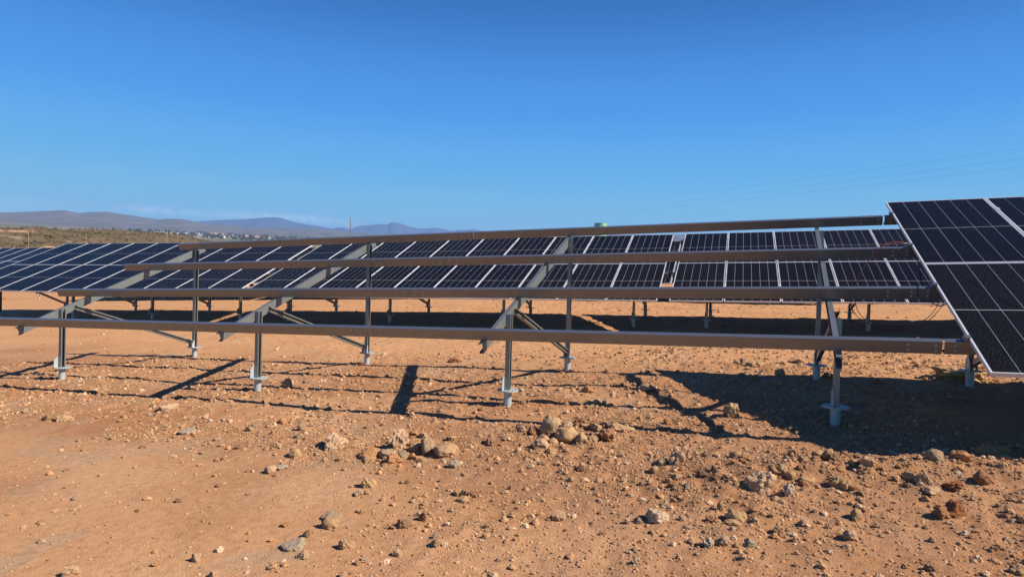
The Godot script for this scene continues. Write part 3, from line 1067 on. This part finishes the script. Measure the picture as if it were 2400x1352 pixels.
func stone(sd: int, sub: int, planes: int, smooth: bool, rough: float) -> ArrayMesh:
	# a unit stone: a ball cut by random planes, then roughened
	var g := RandomNumberGenerator.new()
	g.seed = sd
	var n := FastNoiseLite.new()
	n.seed = sd
	n.frequency = 1.1
	n.fractal_octaves = 3
	var cut := []
	for k in planes:
		cut.append([Vector3(g.randfn(), g.randfn(), g.randfn()).normalized(), g.randf_range(0.55, 0.85)])
	var s := ico(sub)
	var pts := []
	for d in s[0]:
		var r := 1.0
		for c in cut:
			var q: float = d.dot(c[0])
			if q > 0.05:
				r = minf(r, c[1] / q)
		r *= 1.0 + rough * n.get_noise_3dv(d * 1.6)
		pts.append(d * r)
	var st := SurfaceTool.new()
	st.begin(Mesh.PRIMITIVE_TRIANGLES)
	st.set_smooth_group(0 if smooth else -1)
	for q in s[1]:
		for i in [0, 2, 1]:
			st.set_uv(Vector2(pts[q[i]].x, pts[q[i]].z))
			st.add_vertex(pts[q[i]])
	st.generate_normals()
	return st.commit()


func rock(kind: String, x: float, z: float, w: float, h: float, tone: String, label: String, group := "") -> void:
	var k: int = rng.randi() % rock_meshes[kind].size()
	var e := rng.randf_range(0.8, 1.1)
	var o := part("rock" if kind != "c" else "cobble", rock_meshes[kind][k], mats[tone], self)
	var hh := h * 0.72
	var b := Basis(Vector3.UP, rng.randf() * TAU)
	if kind == "a":
		b = b * Basis(Vector3.RIGHT, rng.randf_range(-0.25, 0.25))
	o.transform = Transform3D(b * Basis.from_scale(Vector3(w * 0.62, hh, w * 0.62 * e)), Vector3(x, height(x, z) + hh * 0.3, z))
	tag(o, label, "cobble" if kind == "c" else "rock", group)


func build_rocks() -> void:
	rock_meshes = {"a": [], "c": [], "s": []}
	for k in 9:
		rock_meshes.a.append(stone(300 + k, 3, 11 + k % 4, false, 0.28))
	for k in 6:
		rock_meshes.c.append(stone(400 + k, 3, 5, true, 0.22))
	for k in 4:
		rock_meshes.s.append(stone(500 + k, 3, 9, false, 0.2))
	rock("c", 0.57, -6.12, 0.202, 0.154, "tan", "largest rounded tan cobble at the front of the cobble pile")
	rock("c", 0.40, -6.25, 0.149, 0.190, "grey", "upright grey boulder on the left of the cobble pile")
	rock("c", 0.48, -6.63, 0.140, 0.088, "tan", "rounded stone at the back left of the cobble pile")
	rock("c", 0.30, -5.85, 0.139, 0.077, "pale", "pale oblong cobble lying lowest before the cobble pile")
	rock("a", 0.39, -5.72, 0.091, 0.061, "tan", "small stone touching the pale oblong cobble from below")
	rock("c", 0.33, -6.10, 0.113, 0.081, "tan", "round cobble just above the pale oblong cobble")
	rock("a", 0.25, -6.25, 0.116, 0.099, "red", "reddish rough stone at the far left of the cobble pile")
	rock("c", 0.42, -5.97, 0.095, 0.071, "tan", "small round stone below the upright grey boulder")
	rock("c", 0.70, -6.01, 0.119, 0.111, "tan", "egg shaped stone right of the largest cobble")
	rock("c", 0.62, -6.52, 0.147, 0.078, "pale", "flat pale stone behind the largest cobble")
	rock("a", 0.73, -6.51, 0.155, 0.120, "red", "red brown wedge stone at the top of the cobble pile")
	rock("a", 0.94, -6.06, 0.160, 0.128, "red", "rough red brown rock right of the cobble pile")
	rock("a", 0.87, -6.36, 0.126, 0.084, "tan", "angular tan stone between the wedge and the rough red rock")
	rock("a", 0.79, -5.98, 0.087, 0.071, "tan", "small stone between the egg shaped stone and the red rock")
	rock("s", 1.13, -6.42, 0.195, 0.068, "tan", "long flat slab beyond the rough red rock")
	rock("a", 1.04, -6.50, 0.112, 0.077, "pale", "pale crumbly stone behind the rough red rock")
	rock("a", 0.20, -6.60, 0.105, 0.061, "brown", "dark stone up left of the cobble pile")
	rock("a", -1.62, -6.04, 0.208, 0.160, "pale", "rough cream and brown rock standing alone with a dark shadow")
	rock("a", -1.02, -6.07, 0.136, 0.193, "pale", "upright brown rock with a broken white face")
	rock("c", -1.07, -5.75, 0.152, 0.099, "grey", "grey domed stone left of the upright white faced rock")
	rock("a", -0.98, -5.56, 0.132, 0.081, "orange", "orange wedge stone under the grey domed stone")
	rock("s", -1.22, -5.75, 0.167, 0.076, "orange", "flat orange slab left of the grey domed stone")
	rock("c", -0.73, -5.86, 0.124, 0.147, "grey", "upright brown grey cobble beside the oblong cobble")
	rock("c", -0.54, -5.78, 0.206, 0.092, "tan", "long oblong tan cobble lying flat")
	rock("c", -0.84, -5.93, 0.118, 0.086, "tan", "round stone right of the upright white faced rock")
	rock("c", -0.92, -5.73, 0.099, 0.099, "grey", "small round stone in front of the upright white faced rock")
	rock("s", -0.80, -5.69, 0.105, 0.045, "orange", "thin flat stone in front of the upright cobble")
	rock("a", -0.44, -5.41, 0.093, 0.057, "slate", "pale blue grey stone below the oblong cobble")
	rock("a", -0.17, -6.06, 0.096, 0.096, "brown", "dark brown block between the two stone clusters")
	rock("a", -0.54, -6.20, 0.090, 0.049, "tan", "small tan stone above the oblong cobble")
	rock("a", -1.06, -4.93, 0.111, 0.085, "ochre", "yellowish angular stone with a black shadow")
	rock("a", -1.08, -4.75, 0.075, 0.050, "pale", "pale stone below the yellowish angular stone")
	rock("c", -1.90, -5.79, 0.100, 0.084, "tan", "ball shaped tan cobble on the smooth soil")
	rock("c", -1.96, -5.35, 0.085, 0.064, "pale", "pale rounded cobble on the smooth soil")
	rock("s", -1.91, -5.46, 0.123, 0.036, "slate", "flat grey sliver beside the pale rounded cobble")
	rock("a", -0.24, -4.66, 0.062, 0.056, "red", "brick red block stone in the open soil")
	rock("c", -0.30, -4.58, 0.079, 0.042, "tan", "smooth oval stone left of the brick red block")
	rock("a", -0.35, -4.70, 0.056, 0.050, "ochre", "yellow stone above the smooth oval stone")
	rock("c", -1.14, -4.21, 0.095, 0.078, "tan", "rounded tan cobble in front of the flat grey stone")
	rock("s", -1.17, -4.34, 0.115, 0.052, "grey", "flat grey stone behind the rounded tan cobble")
	rock("a", -1.25, -4.06, 0.043, 0.059, "brown", "thin upright spike of stone in the left foreground")
	rock("s", -1.28, -3.92, 0.125, 0.057, "slate", "blue grey flat stone in the foreground")
	rock("s", -1.18, -3.77, 0.075, 0.040, "pale", "pale chip in front of the blue grey flat stone")
	rock("a", -1.80, -3.76, 0.060, 0.055, "pale", "cream stone alone in the smooth soil")
	rock("a", -2.44, -3.62, 0.077, 0.062, "pale", "cream block at the lower edge of the smooth soil")
	rock("a", -1.60, -3.55, 0.057, 0.042, "pale", "whitish stone at the bottom edge right of the cream block")
	rock("a", -0.65, -4.15, 0.088, 0.071, "brown", "brown angular stone with a bright top in the foreground")
	rock("a", -0.54, -4.26, 0.056, 0.062, "red", "small reddish stone right of the brown angular stone")
	rock("a", -0.96, -3.89, 0.093, 0.062, "tan", "tan stone with a deep shadow hole beside it")
	rock("a", 0.35, -4.22, 0.078, 0.073, "pale", "pale tan boulder alone in the smooth foreground")
	rock("a", -0.41, -3.85, 0.051, 0.046, "tan", "small light stone near the bottom centre")
	rock("a", 1.39, -5.24, 0.153, 0.139, "pale", "rough grey cream rock right of centre")
	rock("a", 2.36, -6.87, 0.145, 0.163, "ochre", "pale yellow upright rock at the edge of the panel shadow")
	rock("a", 1.82, -4.59, 0.170, 0.134, "pale", "large pyramid shaped cream and brown rock")
	rock("c", 1.50, -4.18, 0.105, 0.089, "ochre", "smooth ochre cobble in front of the pyramid rock")
	rock("a", 1.43, -4.29, 0.045, 0.080, "tan", "thin upright slab beside the smooth ochre cobble")
	rock("a", 1.32, -4.12, 0.076, 0.049, "red", "brown stone left of the smooth ochre cobble")
	rock("s", 1.45, -4.07, 0.097, 0.027, "tan", "flat stone under the smooth ochre cobble")
	rock("a", 0.98, -4.16, 0.121, 0.105, "white", "rough white rock in the right foreground")
	rock("a", 1.96, -4.46, 0.077, 0.077, "white", "whitish crumbly rock right of the pyramid rock")
	rock("a", 2.86, -4.11, 0.136, 0.125, "rust", "big red brown rock with a pale top facet")
	rock("s", 2.77, -4.08, 0.097, 0.070, "red", "tilted reddish slab leaning on the big red brown rock")
	rock("c", 2.25, -4.13, 0.066, 0.060, "tan", "tan cobble with a black shadow in the right foreground")
	rock("c", 3.93, -5.20, 0.206, 0.117, "orange", "large orange brown rock at the edge of the panel shadow")
	rock("a", 3.81, -4.98, 0.132, 0.072, "tan", "tan block in front of the large orange brown rock")
	rock("a", 3.44, -4.90, 0.142, 0.084, "orange", "orange block in the rubble band")
	rock("a", 2.35, -4.61, 0.085, 0.092, "ochre", "ochre block at the left end of the rubble band")
	rock("a", 2.40, -4.55, 0.072, 0.072, "tan", "split tan stone right of the ochre block")
	rock("a", 3.11, -4.47, 0.130, 0.053, "rust", "orange red stone in the lower rubble band")
	rock("a", 2.94, -4.56, 0.103, 0.103, "grey", "grey upright stone in the middle of the rubble band")
	rock("a", 2.90, -4.64, 0.092, 0.074, "tan", "tan stone left of the grey upright stone")
	rock("a", 2.70, -4.84, 0.096, 0.077, "pale", "pale stone in the upper rubble band")
	rock("c", 3.23, -4.87, 0.109, 0.077, "grey", "round grey cobble in the upper rubble band")
	rock("c", 3.34, -4.52, 0.090, 0.072, "red", "rounded pinkish stone at the right of the rubble band")
	rock("s", 2.92, -4.42, 0.117, 0.041, "pale", "pale flat slab at the lower edge of the rubble band")
	rock("a", 2.26, -3.41, 0.063, 0.050, "brown", "brown stone at the bottom right of the soil")
	rock("a", 2.70, -3.37, 0.081, 0.058, "tan", "tan rock in the bottom right corner")
	rock("a", 1.29, -3.77, 0.065, 0.055, "pale", "pale knobbly stone in the right foreground")
	rock("a", 1.19, -3.75, 0.075, 0.060, "white", "white grey stone beside the pale knobbly stone")
	rock("a", 1.42, -3.74, 0.064, 0.045, "slate", "blue grey stone right of the pale knobbly stone")
	rock("a", 1.66, -3.94, 0.057, 0.047, "brown", "brown cube shaped stone in the right foreground")
	rock("s", 1.80, -8.37, 0.199, 0.088, "grey", "flat grey slab in the long strip of shadow")
	rock("a", 1.01, -8.27, 0.142, 0.098, "orange", "bright orange lump right of the third front post")
	rock("a", 1.05, -7.67, 0.101, 0.051, "slate", "pale grey stone on the thin purlin shadow")
	rock("s", -0.94, -11.15, 0.191, 0.081, "rust", "dark red flat stone in the sunlit soil behind the purlin")
	rock("a", -2.42, -12.36, 0.082, 0.090, "white", "small white stone beside the second rear post")
	rock("a", 3.68, -10.20, 0.108, 0.087, "pale", "pale orange stone on the sunlit soil left of the fourth post")
	rock("c", -3.16, -9.23, 0.146, 0.122, "tan", "round tan stone beside the second front post")
	rock("a", -5.29, -7.46, 0.168, 0.069, "brown", "dark wedge stone on the left smooth soil")
	rock("a", -5.10, -7.40, 0.166, 0.068, "tan", "brown flat stone right of the dark wedge stone")
	rock("s", -3.36, -6.79, 0.153, 0.054, "slate", "pale green grey flat stone on the left soil")
	rock("c", -4.12, -7.83, 0.186, 0.093, "pale", "pale rounded stone on the left under the purlin shadow")
	rock("a", 6.04, -8.68, 0.549, 0.195, "ochre", "long orange boulder behind the post under the right panel")
	rock("a", 6.74, -9.33, 0.246, 0.123, "pale", "pale broken rock beside the long orange boulder")
	rock("a", 2.42, -6.95, 0.110, 0.064, "tan", "flat stone beside the pale yellow upright rock")
	rock("a", 0.86, -6.54, 0.086, 0.052, "tan", "small stone behind the cobble pile")
	rock("c", -2.73, -7.00, 0.102, 0.065, "grey", "grey pebble stone on the left soil below the second post")
	# smaller loose stones, each told apart by look and by the landmark it lies at
	var marks := [[0.57, -6.12, "the largest cobble of the pile"],
		[-1.62, -6.04, "the lone cream and brown rock"],
		[-0.54, -5.78, "the long oblong cobble"],
		[-1.06, -4.93, "the yellowish angular stone"],
		[-1.90, -5.79, "the ball shaped cobble"],
		[-1.14, -4.21, "the cobble before the flat grey stone"],
		[-1.80, -3.76, "the lone cream stone"],
		[-0.65, -4.15, "the brown angular stone"],
		[0.35, -4.22, "the lone pale tan boulder"],
		[1.39, -5.24, "the rough grey cream rock"],
		[2.36, -6.87, "the pale yellow upright rock"],
		[1.82, -4.59, "the pyramid shaped rock"],
		[1.50, -4.18, "the smooth ochre cobble"],
		[0.98, -4.16, "the rough white rock"],
		[2.86, -4.11, "the big red brown rock"],
		[2.25, -4.13, "the tan cobble with black shadow"],
		[3.44, -4.90, "the orange block"],
		[3.93, -5.20, "the large orange brown rock"],
		[2.94, -4.56, "the grey upright stone"],
		[1.01, -8.27, "the bright orange lump"],
		[-3.16, -9.23, "the second front post"],
		[1.80, -8.37, "the flat grey slab in shadow"],
		[-5.29, -7.46, "the dark wedge stone"],
		[6.04, -8.68, "the long orange boulder"],
		[-7.2, -10.43, "the first front post"], [-0.05, -7.74, "the third front post"], [3.3, -6.51, "the fourth front post"], [-2.54, -11.3, "the second rear post"], [0.9, -10.0, "the third rear post"], [4.16, -8.71, "the fourth rear post"]]
	var areas := [
		[72, 1.15, 2.95, -5.35, -4.6, 0.035, 0.10, "stones of the rubble band"],
		[34, 0.1, 1.2, -6.7, -5.95, 0.045, 0.11, "stones of the cobble pile"],
		[12, -1.25, -0.35, -6.15, -5.55, 0.035, 0.08, "stones of the left stone cluster"],
		[48, -4.2, 3.0, -8.6, -5.8, 0.04, 0.09, "stones under the bare frame"],
		[44, -0.9, 2.6, -5.5, -3.6, 0.025, 0.07, "stones of the right foreground"],
		[22, -2.6, -0.4, -6.6, -3.7, 0.025, 0.06, "stones of the left foreground"],
		[26, 3.2, 5.2, -10.5, -8.2, 0.06, 0.15, "stones behind the fourth rear post"]]
	var tones := ["tan", "tan", "pale", "orange", "red", "brown", "ochre", "grey"]
	var sorts := {}
	for a in areas:
		for i in a[0]:
			var s := lerpf(a[5], a[6], pow(rng.randf(), 2.0))
			var x := rng.randf_range(a[1], a[2])
			var z := rng.randf_range(a[3], a[4])
			var kind := "a" if rng.randf() < 0.75 else "c"
			var tone: String = tones[rng.randi() % 8]
			var best: Array = marks[0]
			for m in marks:
				if Vector2(m[0] - x, m[1] - z).length() < Vector2(best[0] - x, best[1] - z).length():
					best = m
			var dx: float = x - best[0]
			var dz: float = z - best[1]
			var side := ("right of" if dx > 0.0 else "left of") if absf(dx) > absf(dz) else ("in front of" if dz > 0.0 else "behind")
			var words := "%s %s %s stone %s %s" % ["tiny" if s < 0.04 else "small" if s < 0.07 else "middling", {"red": "reddish"}.get(tone, tone), "angular" if kind == "a" else "rounded", side, best[2]]
			if not sorts.has(words):
				sorts[words] = []
			sorts[words].append([Vector2(dx, dz).length(), kind, x, z, s, s * rng.randf_range(0.5, 0.9), tone, a[7]])
	var order := ["", "second ", "third ", "fourth ", "fifth ", "sixth ", "seventh ", "eighth ", "ninth ", "tenth "]
	for words in sorts:
		var l: Array = sorts[words]
		l.sort_custom(func(p, q): return p[0] < q[0])
		for i in l.size():
			var q: Array = l[i]
			rock(q[1], q[2], q[3], q[4], q[5], q[6], (order[mini(i, 9)] + ("nearest " if l.size() > 1 else "")) + words, q[7])


func build_gravel() -> void:
	var kinds := [["gravel", stone(600, 2, 13, false, 0.35), "small loose stones strewn over the orange soil"], ["pebbles", stone(601, 1, 9, false, 0.25), "finer pebbles strewn over the orange soil"], ["grit", stone(602, 0, 4, false, 0.2), "fine grit lying on the orange soil"]]
	var zones := [[-4.4, 4.4, -7.2, -3.0, [7500, 26000, 36000]], [-9.5, 8.5, -12.5, -7.2, [9000, 24000, 9000]], [-22.0, 16.0, -32.0, -12.5, [3000, 5000, 0]]]
	var tones := [Color(0.43, 0.25, 0.13), Color(0.45, 0.27, 0.145), Color(0.39, 0.205, 0.10), Color(0.34, 0.22, 0.13), Color(0.50, 0.345, 0.215), Color(0.42, 0.23, 0.115), Color(0.31, 0.175, 0.095)]
	for k in 3:
		var xf := []
		var cl := []
		for zn in zones:
			for i in zn[4][k]:
				var x := rng.randf_range(zn[0], zn[1])
				var z := rng.randf_range(zn[2], zn[3])
				if rng.randf() > rubble(x, z) * 1.2 + 0.02:
					continue
				var s: float = [lerpf(0.010, 0.032, pow(rng.randf(), 2.6)), lerpf(0.005, 0.012, rng.randf()), lerpf(0.0025, 0.006, rng.randf())][k]
				if zn[2] < -12.0:
					s *= 1.25 if zn[3] > -12.0 else 1.5
				var b := Basis.from_euler(Vector3(rng.randf_range(-0.4, 0.4), rng.randf() * TAU, rng.randf_range(-0.4, 0.4))) * Basis.from_scale(Vector3(s * rng.randf_range(0.9, 1.4), s * rng.randf_range(0.4, 0.85), s))
				xf.append(Transform3D(b, Vector3(x, height(x, z) + s * 0.12, z)))
				var c: Color = tones[rng.randi() % 7]
				cl.append(c * rng.randf_range(0.72, 1.12))
		# clods thrown up round the feet of the posts
		for foot in [Vector2(-7.2, -10.43), Vector2(-3.49, -9.07), Vector2(-0.05, -7.74), Vector2(3.3, -6.51), Vector2(-6.24, -12.78), Vector2(-2.54, -11.32), Vector2(0.9, -10.01), Vector2(4.16, -8.71)]:
			for i in [16, 60, 0][k]:
				var p: Vector2 = foot + Vector2.from_angle(rng.randf() * TAU) * (0.05 + 0.28 * pow(rng.randf(), 1.4))
				var s: float = [rng.randf_range(0.012, 0.03), rng.randf_range(0.005, 0.013), 0.004][k]
				xf.append(Transform3D(Basis(Vector3.UP, rng.randf() * TAU) * Basis.from_scale(Vector3(s * 1.2, s * 0.8, s)), Vector3(p.x, height(p.x, p.y) + s * 0.2, p.y)))
				cl.append(Color(0.40, 0.21, 0.105) * rng.randf_range(0.7, 1.05))
		var mm := MultiMesh.new()
		mm.transform_format = MultiMesh.TRANSFORM_3D
		mm.use_colors = true
		mm.mesh = kinds[k][1]
		mm.instance_count = xf.size()
		for i in xf.size():
			mm.set_instance_transform(i, xf[i])
			mm.set_instance_color(i, cl[i])
		var o := MultiMeshInstance3D.new()
		o.name = kinds[k][0]
		o.multimesh = mm
		o.material_override = mats.gravel
		add_child(o)
		tag(o, kinds[k][2], "gravel", "", "stuff")
